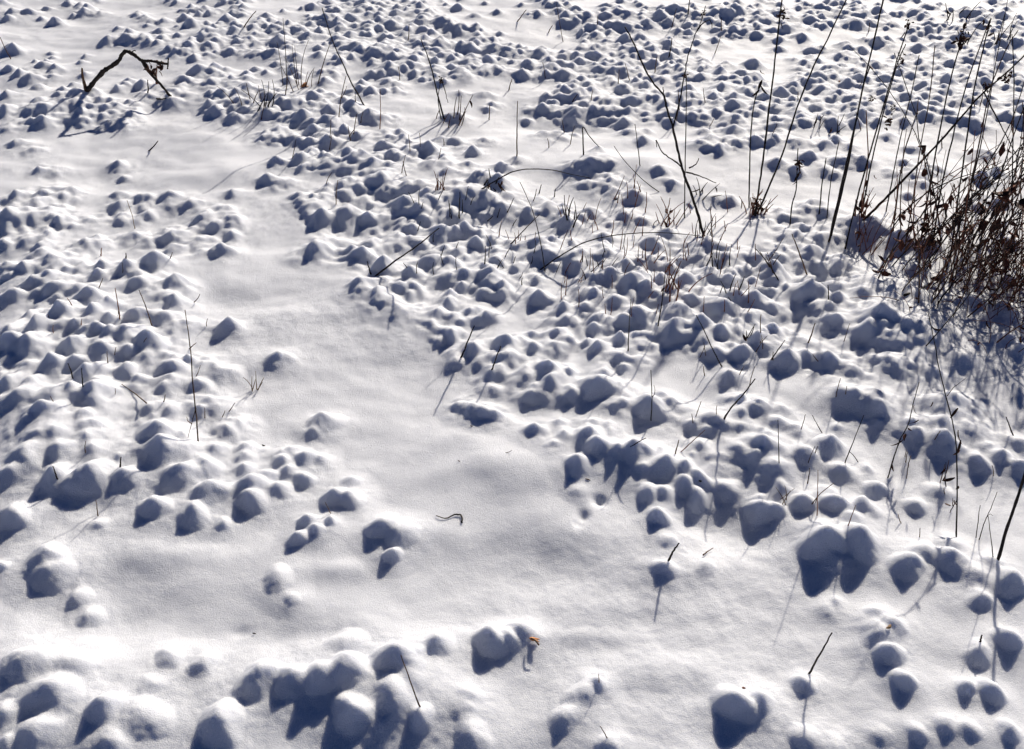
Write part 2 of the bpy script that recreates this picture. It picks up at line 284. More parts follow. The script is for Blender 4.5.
for m in MA:
    rr = m[2]*2.9+.02
    i0, i1 = np.searchsorted(ys, m[1]-rr), np.searchsorted(ys, m[1]+rr)
    if i1 <= i0: continue
    lo = min((m[0]-rr)/hwid[i0], (m[0]-rr)/hwid[i1-1]); hi = max((m[0]+rr)/hwid[i0], (m[0]+rr)/hwid[i1-1])
    j0, j1 = np.searchsorted(ts, lo), np.searchsorted(ts, hi)
    if j1 <= j0: continue
    S[i0:i1, j0:j1] += np.exp(mound_shape(wx[i0:i1, j0:j1], wy[i0:i1, j0:j1], m)/KS)-1
    Dn[i0:i1, j0:j1] += np.exp(-((X[i0:i1, j0:j1]-m[0])**2+(Y[i0:i1, j0:j1]-m[1])**2)/(1.6*m[2])**2)
Z = base_height(X, Y) + KS*np.log1p(np.maximum(S, 0)) + clutter(X, Y, Dn)
fine = np.clip(noise2(X*1.6+4, Y*1.6, 31)*.8+.55, .15, 1)     # wind-roughened patches between smooth ones
Z = Z + (0.0016*noise2(X*26, Y*26, 25) + 0.0007*noise2(X*60, Y*60, 26) + 0.0004*noise2(X*120, Y*120, 27))*fine + np.clip(Dn-.2, 0, 1)*(.0011*noise2(X*44, Y*44, 61)+.0006*noise2(X*90, Y*90, 62))
nr, nc = X.shape
co = np.stack([X, Y, Z], -1).reshape(-1, 3).astype(np.float32)
idx = np.arange(nr*nc).reshape(nr, nc)
quads = np.stack([idx[:-1, :-1], idx[:-1, 1:], idx[1:, 1:], idx[1:, :-1]], -1).reshape(-1, 4).astype(np.int32)
me = bpy.data.meshes.new('snow_ground')
me.vertices.add(len(co)); me.vertices.foreach_set('co', co.ravel())
me.loops.add(quads.size); me.loops.foreach_set('vertex_index', quads.ravel())
me.polygons.add(len(quads)); me.polygons.foreach_set('loop_start', np.arange(0, quads.size, 4, dtype=np.int32))
me.polygons.foreach_set('loop_total', np.full(len(quads), 4, dtype=np.int32))
me.polygons.foreach_set('use_smooth', np.ones(len(quads), dtype=bool))
me.update(); me.materials.append(snow)
snow_o = bpy.data.objects.new('snow_ground', me); C.objects.link(snow_o); snow_o['kind'] = 'structure'

# ------------------------------------------------------------------ plant building
class MB:
    def __init__(s): s.v = []; s.f = []
    def tube(s, P, r0, r1, n=6, knot=0.12, seed=None):
        P = [np.array(p, float) for p in P]; k0 = len(s.v); L = len(P)
        for i, p in enumerate(P):
            d = P[min(i+1, L-1)]-P[max(i-1, 0)]; d = d/(np.linalg.norm(d)+1e-9)
            a = np.cross(d, [0.3, 1, .1]); a /= np.linalg.norm(a)+1e-9; b = np.cross(d, a)
            r = (r0+(r1-r0)*i/(L-1))*(1+rng.uniform(-knot, knot))
            for j in range(n):
                th = 2*math.pi*j/n; s.v.append(tuple(p + r*(math.cos(th)*a+math.sin(th)*b)))
        for i in range(L-1):
            for j in range(n):
                s.f.append((k0+i*n+j, k0+i*n+(j+1) % n, k0+(i+1)*n+(j+1) % n, k0+(i+1)*n+j))
        s.f.append(tuple(k0+j for j in reversed(range(n)))); s.f.append(tuple(k0+(L-1)*n+j for j in range(n)))
        return s
    def leaf(s, p, d, length, width, curl=1.0):              # a curled dry leaf: bent strip with thickness of its own
        p = np.array(p, float); d = np.array(d, float); d /= np.linalg.norm(d)
        a = np.cross(d, [rng.uniform(-1, 1), rng.uniform(-1, 1), .6]); a /= np.linalg.norm(a)+1e-9; n = np.cross(d, a)
        k0 = len(s.v); N = 6; tw = rng.uniform(-1.3, 1.3)*curl; ph = 0.0; q = p.copy(); dirv = d.copy()
        for i in range(N):
            t = i/(N-1); w = width*(math.sin(math.pi*min(1, .12+t*.86))**.8)*.5
            aa = a*math.cos(tw*t)+n*math.sin(tw*t); nn = n*math.cos(tw*t)-a*math.sin(tw*t)
            cup = nn*w*.55
            s.v += [tuple(q-aa*w+cup), tuple(q), tuple(q+aa*w+cup), tuple(q+nn*.0006+nn*-.0012)]
            ph = curl*rng.uniform(.15, .5); dirv = dirv*math.cos(ph)+nn*math.sin(ph); dirv /= np.linalg.norm(dirv)
            q = q + dirv*length/(N-1)
        for i in range(N-1):
            A, B = k0+i*4, k0+i*4+4
            s.f += [(A, A+1, B+1, B), (A+1, A+2, B+2, B+1), (A, B, B+3, A+3), (A+2, A+3, B+3, B+2)]
        return s
    def build(s, name, m, parent=None, origin=None, link=True):
        o0 = np.array(origin if origin is not None else (0, 0, 0), float)
        me = bpy.data.meshes.new(name); me.from_pydata([tuple(np.array(v)-o0) for v in s.v], [], s.f); me.update()
        me.polygons.foreach_set('use_smooth', [True]*len(me.polygons)); me.materials.append(m)
        o = bpy.data.objects.new(name, me); C.objects.link(o)
        if parent: o.parent = parent
        else: o.location = o0
        return o
def smooth(P, sub=5):
    P = [np.array(p, float) for p in P]
    if len(P) < 3:
        return [P[0]+(P[-1]-P[0])*i/6 for i in range(7)]
    out = []
    Q = [2*P[0]-P[1]] + P + [2*P[-1]-P[-2]]
    for i in range(1, len(Q)-2):
        a, b, c, d = Q[i-1:i+3]
        for k in range(sub):
            t = k/sub; out.append(.5*((2*b)+(c-a)*t+(2*a-5*b+4*c-d)*t*t+(3*b-a-3*c+d)*t**3))
    return out+[P[-1]]
def tag(o, label, cat, group=None, kind=None):
    o['label'] = label; o['category'] = cat
    if group: o['group'] = group
    if kind: o['kind'] = kind
def stand(poly, lean=None, sink=.03):
    """A stem traced base first; it stands in an upright plane at its own spot on the snow, leaning a little to or from the viewer."""
    B = ground(*poly[0]); lean = rng.uniform(-.18, .25) if lean is None else lean
    out = [B]
    o = np.array([0, 0, CAM_H])
    for px, py in poly[1:]:
        d = ray(px, py)                                      # plane  y = B.y + lean*(z-B.z)
        t = (B[1]+lean*(CAM_H-B[2]))/(d[1]-lean*d[2]); p = o+d*t
        out.append(p)
    dn = out[0]-out[1]; dn /= np.linalg.norm(dn)+1e-9
    sink = min(sink, .5*float(np.linalg.norm(out[1]-out[0])))
    return [out[0]+dn*sink] + out, B
def lie(poly, lift=.006):
    pts = [ground(px, py)+np.array([0, 0, lift]) for px, py in poly]
    return pts, pts[0]
def wobble(P, amp):
    return [P[0]] + [p+np.array([rng.gauss(0, amp), rng.gauss(0, amp), rng.gauss(0, amp*.6)]) for p in P[1:]]
def empty(name, loc):
    o = bpy.data.objects.new(name, None); C.objects.link(o); o.location = tuple(loc); o.empty_display_size = .05
    return o

def stalk(name, label, cat, poly, w, m=M_BROWN, twigs=(), leaves=(), heads=(), lean=None, group=None, flat=False, taper=.45, lm=M_LEAF):
    """w = width at the base in pixels of the photograph. twigs: (polyline) starting on the stem. leaves: (px, py, length px). heads: (px, py, size px)."""
    if flat: P, B = lie(poly)
    else: P, B = stand(poly, lean)
    s = ppm(B); r = w/s/2
    plane_lean = lean
    sm = wobble(smooth(P), r*.14)
    b = MB().tube(sm, r, max(r*taper, .0005))
    if not (twigs or leaves or heads):
        o = b.build(name, m, origin=B); tag(o, label, cat, group); return o
    root = empty(name, B); tag(root, label, cat, group)
    b.build('stem', m, root, B)
    def near(px, py):                                        # the point at the stem's own distance seen at that spot
        best = min(sm, key=lambda q: (lambda z: (512+FPX*q[0]/z-px)**2+(374.5-FPX*np.dot(q-np.array([0, 0, CAM_H]), UP)/z-py)**2)(np.dot(q-np.array([0, 0, CAM_H]), FW)))
        z = np.dot(best-np.array([0, 0, CAM_H]), FW); d = ray(px, py)
        return np.array([0, 0, CAM_H])+d*z
    for tw in twigs:
        Q = [near(*tw[0])]; z0 = np.dot(Q[0]-np.array([0, 0, CAM_H]), FW); off = rng.uniform(-.25, .25)
        for i, (px, py) in enumerate(tw[1:]):
            Q.append(np.array([0, 0, CAM_H])+ray(px, py)*(z0+off*.03*(i+1)))
        MB().tube(wobble(smooth(Q), r*.15), r*.55, max(r*.25, .0004), n=5).build('twig', m, root, B)
    for lf in leaves:
        p = near(lf[0], lf[1]); L = lf[2]/s
        MB().leaf(p, (rng.uniform(-.5, .5), rng.uniform(-.4, .4), -1), L, L*rng.uniform(.18, .28)).build('leaf', lm, root, B)
    for hx, hy, hs in heads:
        p = near(hx, hy); R = hs/s; hb = MB()
        for k in range(22):
            q = p+np.array([rng.gauss(0, .35), rng.gauss(0, .35), rng.gauss(0, .6)])*R
            hb.leaf(q, (rng.uniform(-1, 1), rng.uniform(-1, 1), rng.uniform(-1, 1)), R*rng.uniform(.6, 1.1), R*.42)
        hb.build('seed_head', lm, root, B)
    return root

# ------------------------------------------------------------------ the broken branch
def broken_branch():
    B = ground(88, 91); o = np.array([0, 0, CAM_H])
    root = empty('broken_branch', B); tag(root, 'thick dark broken branch arching out of the snow at the upper left', 'branch')
    def pl(px, py, dy=0):
        d = ray(px, py); return o+d*((B[1]+dy)/d[1])
    main = [pl(85, 94), pl(88, 90), pl(93, 83), pl(100, 75), pl(106, 69.5), pl(113, 65), pl(119, 60), pl(122, 55), pl(126, 51)]
    s = ppm(B); 
    MB().tube(wobble(smooth(main, 4), .0012), 2.6/s, 1.7/s, 8, .2).build('limb', M_DARK, root, B)
    bend = [pl(125, 51), pl(129, 52), pl(134, 54.5), pl(139, 58.5), pl(143, 61), pl(150, 61, -.02), pl(157, 62, -.03), pl(168, 64, -.04)]
    MB().tube(wobble(smooth(bend, 4), .0012), 2.0/s, 1.0/s, 8, .2).build('bent_limb', M_DARK, root, B)
    G = ground(170, 96)
    low = [pl(142, 60), pl(146, 67, -.01), pl(152, 75, -.02), pl(160, 84, -.03), G, G+np.array([.01, 0, -.03])]
    MB().tube(wobble(smooth(low, 4), .0012), 1.9/s, 1.0/s, 8, .2).build('lower_limb', M_DARK, root, B)
    MB().tube(smooth([pl(87, 93), pl(84.5, 84), pl(82.5, 76), pl(82, 68)]), 2.0/s, .8/s, 7, .2).build('stub', M_BROWN, root, B)
    MB().tube(smooth([pl(167.5, 69, -.04), pl(168, 64, -.04), pl(168.3, 58, -.04)]), .8/s, .6/s, 5, .2).build('stub', M_DARK, root, B)
    hb = MB()
    for k in range(22):
        q = pl(rng.gauss(153, 4), rng.gauss(66, 3.5), -.03); hb.leaf(q, (rng.uniform(-1, 1), rng.uniform(-.6, .6), rng.uniform(-1, .5)), rng.uniform(4, 9)/s, 3.2/s)
    hb.build('dead_leaves', M_LEAF, root, B)
    MB().tube(smooth([pl(131, 53), pl(134, 50.5), pl(136, 51)]), .7/s, .4/s, 5, .2).build('stub', M_DARK, root, B)
broken_branch()
stalk('snapped_twig', 'short snow-topped brown twig standing under the fork of the broken branch', 'twig', [(157, 84), (156, 75), (157, 67)], 3, M_RED)
stalk('snapped_twig', 'short black upright twig left of the tip of the broken branch', 'twig', [(148, 93), (148, 87), (147.5, 80)], 2.2, M_DARK)
stalk('snapped_twig', 'small dark twig lying flat in snow below the broken branch', 'twig', [(157, 100), (162, 100.5), (167, 99)], 2, M_DARK, flat=True)

# ------------------------------------------------------------------ tall stalks, one by one
stalk('forked_sapling', 'tall dark forked bare sapling leaning left at centre right', 'sapling',
      [(704, 236), (697, 212), (690, 190), (682, 168), (678, 150), (673, 128), (668, 113), (664, 96), (655, 85), (646, 71), (638, 53), (632, 40), (625, 27)], 3.1, M_DARK, lean=.75,
      twigs=[[(673, 128), (679, 104), (682, 88), (685, 73), (689, 52), (697, 31), (701, 22), (706, 6)], [(664, 97), (663.5, 92), (663, 87)], [(689, 168), (696, 164), (699, 158)],
             [(697, 31), (702, 24), (710, 20), (712, 28)], [(682, 167), (673, 160), (662, 152), (656, 140), (657, 147)], [(686, 172), (700, 176), (716, 183)]], heads=[(685, 76, 3.5), (703, 14, 3)])
stalk('thin_stalk', 'thin straight vertical stalk just left of the forked sapling foot', 'stalk', [(684.5, 218), (685, 170), (686, 120), (686.5, 76)], 1.5, M_DARK)
T = [
 ('tall black stalk with a ragged seed head near its top above the brown leafy tuft', [(755, 216), (758, 195), (763, 160), (769, 110), (775, 60), (783, -8)], 2.2, M_DARK, [(760, 70, 9), (781, 22, 8)], [(782, 14, 5)]),
 ('thin vertical stalk with a dark hanging leaf left of the tallest seed-headed stalk', [(749, 208), (749.5, 175), (751, 130), (755, 100), (761, 84)], 1.5, M_DARK, [(762, 80, 11), (761, 86, 12), (759, 90, 10)], []),
 ('long bare stalk leaning far right from the brown leafy tuft', [(757, 214), (768, 189), (782, 155), (797, 108), (814, 66), (830, 34), (848, -4)], 1.9, M_DARK, [], []),
 ('short curled stalk with a dark leaf clump between two leaning tall stalks', [(790, 225), (792, 205), (796, 190), (797, 170), (798, 148)], 1.4, M_DARK, [(799, 165, 12), (800, 172, 12), (797, 180, 9)], [(799, 163, 4.5)]),
 ('thin straight stalk standing right of the curled stalk with leaf clump', [(819, 215), (822, 185), (826, 158)], 1.5, M_DARK, [], []),
 ('second thin faint stalk leaning right beside the dark pair of tall stalks', [(827, 218), (831, 180), (839, 142)], 1.2, M_DARK, [], []),
 ('very tall thick black stalk crossing up to the frame top in mid right', [(829, 242), (834, 218), (845, 170), (853, 135), (862, 92), (872, 48), (885, -8)], 2.2, M_DARK, [(862, 80, 8)], []),
 ('dark stalk closely following the very tall thick black stalk', [(831, 236), (840, 200), (849, 160), (856, 120), (864, 84), (870, 66)], 1.9, M_DARK, [], []),
 ('stalk rising right from bare snow behind the pair of tall dark stalks', [(845, 249), (853, 215), (865, 170), (880, 118), (894, 70), (909, 24)], 1.7, M_DARK, [(905, 32, 9), (898, 52, 8)], [(909, 24, 4)]),
 ('stalk with curled dark leaves halfway up, ending level with the far mounds', [(863, 208), (868, 180), (874, 152), (884, 110), (898, 62), (906, 44)], 1.5, M_DARK, [(901, 62, 10), (898, 68, 9), (874, 175, 8)], [(902, 60, 3.5)]),
 ('stalk with a black seed cluster left of the thick slanting stem', [(886, 212), (893, 175), (900, 140), (912, 90), (919, 55)], 1.3, M_DARK, [], [(889, 122, 5), (893, 108, 3)]),
 ('thin stalk passing through the middle of the right-hand stand', [(905, 246), (912, 205), (920, 150), (929, 100), (935, 45)], 1.3, M_BROWN, [], []),
 ('stalk carrying the large black shrivelled flower head at upper right', [(921, 240), (930, 185), (942, 120), (950, 82), (962, 38)], 1.7, M_DARK, [(962, 40, 11)], [(962, 40, 7.5), (963, 36, 5)]),
 ('slim stalk leaning right just behind the black shrivelled flower head', [(932, 250), (940, 195), (952, 140), (968, 80), (990, 20)], 1.7, M_DARK, [], []),
 ('stalk with feathery tip rising near the top right', [(950, 262), (958, 200), (968, 130), (975, 85), (988, 30), (991, 18)], 1.8, M_DARK, [], [(988, 26, 3)]),
 ('stalk with a bent tip right of the feathery stalk', [(962, 258), (968, 200), (980, 140), (990, 90), (1006, 50), (1018, 30)], 1.5, M_BROWN, [], []),
 ('straight vertical wire-thin stalk near the right frame edge', [(1012, 215), (1013, 140), (1014, 80), (1012, 34)], 1.4, M_DARK, [], []),
 ('stalk with small leaves low behind the thick slanting stem', [(893, 232), (898, 190), (905, 150), (918, 110)], 1.6, M_BROWN, [(900, 170, 9), (903, 160, 9)], []),
 ('reddish leafy short stalk left of the thick slanting stem foot', [(862, 212), (864, 190), (868, 160), (866, 110)], 1.5, M_RED, [(863, 200, 9), (865, 190, 10), (867, 180, 9), (866, 170, 8)], [(872, 98, 3)]),
]
for lab, poly, w, m, lv, hd in T:
    stalk('tall_stalk', lab, 'stalk', poly, w*1.08, m, taper=.6, leaves=lv, heads=hd, lean=rng.uniform(.2, .6), group='tall weed stalks at the right')
stalk('slanting_stem', 'thick dark stem slanting right across the tall stalks with a round bud', 'stem', [(865, 219), (884, 200), (908, 175), (935, 147), (962, 116), (985, 91), (1006, 73), (1032, 48)], 3.0, M_DARK, lean=.35,
      twigs=[[(984, 92), (994, 112), (1006, 135), (1019, 160)], [(985, 90), (986, 87), (987, 85)]], heads=[(1006, 77, 5.5), (987, 86, 4)])
stalk('leaning_pole', 'thick straight black stick leaning out at the lower right edge', 'stick', [(998, 560), (1006, 531), (1016, 502), (1027, 467)], 3.6, M_DARK, lean=.35, taper=.8)
stalk('stick_stub', 'tiny dark stub below the thick leaning stick', 'stick', [(980, 642), (982, 635)], 3, M_DARK, lean=0)
stalk('arching_weed', 'long thin weed with drooping black leaves in front of the right clump', 'weed',
      [(956, 537), (957, 510), (957, 470), (955, 435), (947, 400), (939, 368), (934, 340), (928, 312)], 1.8, M_DARK, lean=.8,
      leaves=[(955, 478, 16), (958, 486, 15), (954, 500, 12), (958, 430, 16), (961, 440, 15), (960, 450, 14), (951, 505, 13), (958, 408, 13)], twigs=[[(957, 500), (951, 510), (950, 513)], [(947, 396), (953, 388), (966, 378)]])
stalk('leafy_weed', 'leaning weed with black drooping leaves left of the arching weed', 'weed', [(888, 478), (893, 460), (900, 440), (908, 425), (913, 405), (919, 382)], 1.6, M_DARK, lean=.6,
      leaves=[(892, 464, 13), (903, 440, 15), (906, 434, 14), (908, 428, 10), (919, 420, 13), (914, 405, 10), (933, 402, 9)])
stalk('leafy_weed', 'short weed with narrow black leaves just left of the arching weed foot', 'weed', [(946, 487), (945, 475), (946, 462)], 1.3, M_DARK, leaves=[(946, 468, 9), (945, 476, 9)])
D = [
 ('thin upright twig left of the thick leaning stick', [(976, 538), (978, 522), (980, 505)], 1.3, M_DARK),
 ('thin twig with a side shoot leaning right toward the thick leaning stick', [(979, 540), (985, 521), (991, 508), (997, 492)], 1.2, M_DARK),
 ('thin twig leaning left at the foot of the thick leaning stick', [(993, 557), (991, 538), (988, 515)], 1.3, M_DARK),
 ('dark jagged twig leaning right above the middle right mounds', [(724, 419), (731, 408), (742, 396), (755, 379)], 2.4, M_DARK),
 ('thin straight twig leaning right over smooth snow right of centre', [(845, 463), (853, 442), (864, 415)], 1.4, M_DARK),
 ('short twig leaning left across the foot of the thin straight twig', [(858, 462), (854, 456), (850, 452)], 1.3, M_DARK),
 ('thin twig leaning left among mounds in the middle right', [(822, 433), (817, 424), (812, 415)], 1.2, M_DARK),
 ('reddish straight stem on a flat lit patch above the double mound', [(817, 516), (817.5, 495), (818, 470)], 1.3, M_RED),
 ('brown twig leaning right beside the reddish straight stem', [(812, 504), (821, 493), (834, 483)], 1.5, M_BROWN),
 ('small dark twig on top of the big double mound', [(848, 526), (852, 515), (856, 505)], 1.4, M_RED),
 ('thin vertical twig rising from mounds right of centre', [(779, 463), (778.5, 440), (778, 420)], 1.2, M_DARK),
 ('straight black twig leaning right over the smooth central path edge', [(461, 358), (467, 343), (474, 326)], 2.3, M_DARK),
 ('straight black twig leaning right beside the double mound near the path', [(492, 370), (496, 358), (501, 346)], 2.0, M_DARK),
 ('long straight black twig leaning far right at the upper path edge', [(376, 276), (395, 261), (417, 246), (439, 228)], 2.3, M_DARK),
 ('tiny black twig leaning left beside the long straight leaning twig', [(371, 275), (369, 268), (367, 261)], 2.2, M_DARK),
 ('thick short black twig leaning right in the lower right foreground', [(809, 674), (820, 654), (832, 633)], 2.8, M_DARK),
 ('short black twig leaning right with a shadow on the lower centre snow', [(668, 561), (673, 552), (679, 543)], 3.0, M_DARK),
 ('tiny pale twig lying right of the short black leaning twig', [(703, 557), (708, 553), (713, 550)], 1.6, M_BROWN),
 ('brown stem leaning left among the big foreground mounds', [(420, 707), (412, 686), (401, 655)], 2.2, M_BROWN),
 ('small brown twig at the bottom frame edge', [(607, 738), (604, 732), (600, 726)], 1.5, M_BROWN),
 ('tiny upright stub on the pointed mound at the bottom centre', [(599, 683), (599, 679), (598.5, 674)], 1.2, M_RED),
 ('very thin stem poking from the dark pair of mounds left of centre', [(331, 514), (328, 508), (325, 502)], 1.2, M_BROWN),
 ('tall brown stem with a forked foot on the left field', [(198, 441), (197, 425), (193, 385), (190, 345), (185, 310)], 1.9, M_BROWN),
 ('thin brown stem leaning left above a mound in the left field', [(152, 326), (146, 307), (139, 290)], 1.5, M_BROWN),
 ('brown stem with tiny side leaf among clustered mounds in the left field', [(120, 320), (118, 305), (115, 288)], 1.8, M_RED),
 ('brown straight twig lying diagonally on flat snow in the left field', [(147, 405), (135, 395), (122, 386)], 1.5, M_BROWN),
 ('short upright brown stem on the flat snow below the left mounds', [(98, 516), (97, 508), (96, 500)], 1.6, M_BROWN),
 ('small dark twig stuck in the largest left mound', [(57, 478), (55, 472), (53, 466)], 2.0, M_DARK),
 ('short black upright stub between two left mounds', [(120, 467), (120.5, 462), (121, 457)], 2.4, M_DARK),
 ('black slanted stub in the clustered mounds of the left field', [(73, 379), (71, 371), (68, 363)], 2.0, M_DARK),
 ('thin dark upright stub right of the black slanted stub', [(83, 387), (82, 377), (81.5, 368)], 1.8, M_DARK),
 ('pale thin straw leaning right on the left field ridge', [(99, 288), (101, 283), (103, 278)], 1.2, M_BROWN),
 ('tiny black stub topping a mound in the upper left field', [(126, 258), (126, 253)], 2.2, M_DARK),
 ('tiny brown stub topping the mound beside the upper left stub', [(101, 256), (101.5, 248)], 1.8, M_RED),
 ('short straight twig stuck in the open snow below the broken branch', [(149, 151), (153, 147), (158, 141)], 1.8, M_DARK),
 ('pale thin straw rising from a low mound in the left field', [(135, 229), (132, 215), (127, 200)], 1.0, M_STRAW),
 ('thin stem leaning left over the far snow near the left frame edge', [(11, 59), (6, 50), (0, 37)], 1.4, M_BROWN),
 ('long thin stem leaning left above the centre left field', [(364, 105), (352, 84), (344, 66), (333, 42), (322, 8)], 2.0, M_DARK),
 ('thin brown stem below the long leaning stem', [(339, 117), (341, 98), (346, 76)], 1.4, M_BROWN),
 ('thin vertical stem near a pair of mounds at upper centre', [(380, 129), (380.5, 108), (380, 89)], 1.3, M_RED),
 ('tall thin vertical stem near the orange leaf', [(287, 86), (286, 60), (283, 18)], 1.2, M_DARK),
 ('tall pale stem left of the tall thin vertical stem', [(283, 86), (281, 65), (277, 42)], 1.0, M_BROWN),
 ('long dark stem leaning left at the upper centre tuft', [(444, 119), (437, 92), (431, 67), (421, 39)], 2.2, M_DARK),
 ('straight dark stem alone on smooth snow at upper centre', [(517, 156), (517, 130), (517.5, 101)], 1.8, M_BROWN),
 ('bent folded grass stem like an inverted V above a white mound', [(583.5, 155), (583, 140), (583, 127), (590, 137), (599, 147)], 1.8, M_DARK),
 ('dark upright twig on a mound left of the central mound cluster', [(459, 218), (459.5, 205), (460, 192)], 2.0, M_DARK),
 ('pale curled stem rising beside small mounds left of centre', [(336, 204), (336.5, 190), (338, 180)], 1.4, M_STRAW),
 ('thin curving dark stem leaning left toward the white hump twig', [(545, 272), (541, 245), (533, 212), (520, 182)], 1.4, M_DARK),
 ('thin dark twig leaning right above the centre mounds', [(511, 244), (525, 229), (540, 214)], 1.6, M_DARK),
 ('thin stem leaning left with a dark lump at upper centre right', [(640, 166), (638, 148), (635, 124)], 1.3, M_DARK),
 ('thin leaning stem ending in the snow left of the forked sapling', [(659, 192), (641, 178), (624, 160), (614, 146)], 1.2, M_DARK),
 ('thin upright stem on the rounded mound right of centre', [(651, 421), (652, 398), (651, 370)], 1.5, M_DARK),
 ('straight dark stem right of centre standing before a small twin mound', [(628, 351), (629, 328), (631, 299)], 1.5, M_DARK),
 ('dark bent stem leaning left in the right middle mounds', [(722, 367), (712, 348), (704, 330), (696, 315)], 1.8, M_DARK),
 ('long upright dark stem in the reddish stubble', [(658, 326), (663, 295), (666, 266)], 1.6, M_DARK),
 ('dark stem leaning left at the mound edge in the middle right', [(779, 281), (767, 262), (755, 248)], 1.9, M_DARK),
 ('brown leaning stem among mounds below the leafy stalks', [(807, 275), (799, 252), (792, 234)], 2.0, M_BROWN),
 ('short black upright stub on a shaded mound right of centre', [(828.5, 300), (828.5, 292), (828, 285)], 1.8, M_DARK),
 ('short brown stem on the lit snow right of the middle mounds', [(808, 343), (812, 333), (815, 323)], 2.0, M_BROWN),
 ('dark leaning twig left of the round mounds in the middle right', [(771, 360), (778, 350), (785, 340)], 1.8, M_DARK),
 ('dark twig on the snow of the right edge below the clump', [(1013, 435), (1009, 425), (1006, 417)], 1.8, M_DARK),
 ('thick dark stub lying at the left end of the dense clump', [(904, 297), (925, 288), (945, 272)], 2.8, M_DARK),
 ('thin dark twig beside the shallow drift right of centre', [(632, 446), (640, 441), (646, 438)], 1.6, M_DARK),
 ('short dark twin twig above the shadowed drift right of centre', [(675, 454), (677, 447), (679, 440)], 1.8, M_BROWN),
 ('thin reddish twig leaning right above the shadowed drift', [(681, 452), (694, 440), (705, 430)], 1.4, M_RED),
 ('thin stem at the far top left of the frame', [(244, 27), (250, 18), (256, 11)], 1.6, M_BROWN),
 ('thin dark stem near the top of the frame left of the forked sapling tip', [(688, 14), (689, 5), (690, -4)], 1.6, M_DARK),
 ('small dark stem among the far mounds left of the sapling fork', [(669, 57), (671, 47), (672, 38)], 1.6, M_DARK),
 ('thin brown stem on the far snow right of the leaning stem group', [(408, 41), (409, 33), (409, 24)], 1.3, M_BROWN),
 ('tiny twig on smooth snow in the lower centre', [(505, 453), (509, 452), (512, 450)], .9, M_BROWN),
 ('faint thin stem near the sapling fork on the left', [(563, 42), (560, 25), (556, 2)], 1.0, M_BROWN),
]
for lab, poly, w, m in D:
    kw = {}
    if 'lying' in lab: kw['flat'] = True
    if 'left field' in lab and 'forked foot' in lab: kw['lean'] = .6; kw['twigs'] = [[(196, 408), (192, 422), (188, 438)], [(192, 424), (188, 421), (187, 417)]]
    if 'side shoot' in lab: kw['twigs'] = [[(987, 517), (990, 514), (993, 516)]]
    if 'tiny side leaf' in lab: kw['leaves'] = [(118, 311, 6), (119, 315, 5)]
    if 'upper centre tuft' in lab: kw['twigs'] = [[(441, 119), (438, 100), (441, 78)], [(441, 78), (445, 90), (448, 103)]]; kw['heads'] = [(441, 80, 3)]
    if 'on the rounded mound' in lab: kw['twigs'] = [[(652, 398), (655, 392), (654, 385)]]
    stalk('dry_twig', lab, 'twig', poly, w, m, group='single twigs and stems standing in the snow', **kw)
# curled twig and small litter
cb = [(436, 517), (441, 518.5), (447, 519.5), (453, 516.5), (459, 515.5), (462, 518), (462, 524)]
pts_, B_ = lie(cb, .004)
o = MB().tube(wobble(smooth(pts_), .0005), .0009, .0022, 6).build('curled_twig', M_DARK, origin=B_)
tag(o, 'small curled dark twig lying on the smooth snow at lower centre', 'twig')
for lab, name, px, py, sz, m in [('orange dry leaf stuck in a foreground mound at lower centre', 'dry_leaf', 531, 641, 9.5, M_ORANGE), ('orange-red crumpled leaf on the snow at upper left of centre', 'dry_leaf', 302, 87, 9, M_ORANGE),
                              ('brown leaf scrap beside the round snowball mound', 'dry_leaf', 586, 480, 6, M_BROWN), ('red-brown leaf scrap on the far snow behind the leaning tall stalks', 'dry_leaf', 839, 82, 8, M_RED),
                              ('tiny dark scrap on the smooth snow of the central path', 'snow_litter', 470, 427, 4, M_DARK), ('tiny brown scrap lower on the central path', 'snow_litter', 458, 462, 4, M_BROWN),
                              ('tiny dark scrap on open snow left of the mound trio', 'snow_litter', 263, 446, 5, M_DARK), ('tiny black speck on the lower left snow', 'snow_litter', 254, 634, 4, M_DARK),
                              ('dark leaf scrap on a white mound right of the bent folded stem', 'snow_litter', 614, 199, 9, M_DARK), ('small brown scrap on the big bottom right mound', 'snow_litter', 742, 690, 6, M_RED),
                              ('small straw scrap on the low ridge mound at lower right', 'snow_litter', 887, 629, 7, M_STRAW), ('dark scrap set in the slope of the middle right mound', 'snow_litter', 697, 482, 6, M_DARK)]:
    p = ground(px, py)+np.array([0, 0, .004]); L = sz/ppm(p); b = MB()
    for k in range(3 if sz > 6 else 1): b.leaf(p+np.array([rng.gauss(0, L*.15), rng.gauss(0, L*.15), 0]), (rng.uniform(.4, 1), rng.uniform(-.3, .3), rng.uniform(-.1, .4)), L, L*.42, .8)
    if sz == 9.5:
        root = empty(name, p); tag(root, lab, 'leaf'); b.build('blade', m, root, p)
        q = at(539, 645, p[2]+.004); MB().tube(smooth([p+np.array([0, 0, .004]), (p+q)/2+np.array([0, 0, .006]), q]), .0015, .0018).build('leaf_stalk', M_BROWN, root, p)
    else: tag(b.build(name, m, origin=p), lab, 'leaf' if name == 'dry_leaf' else 'plant scrap')

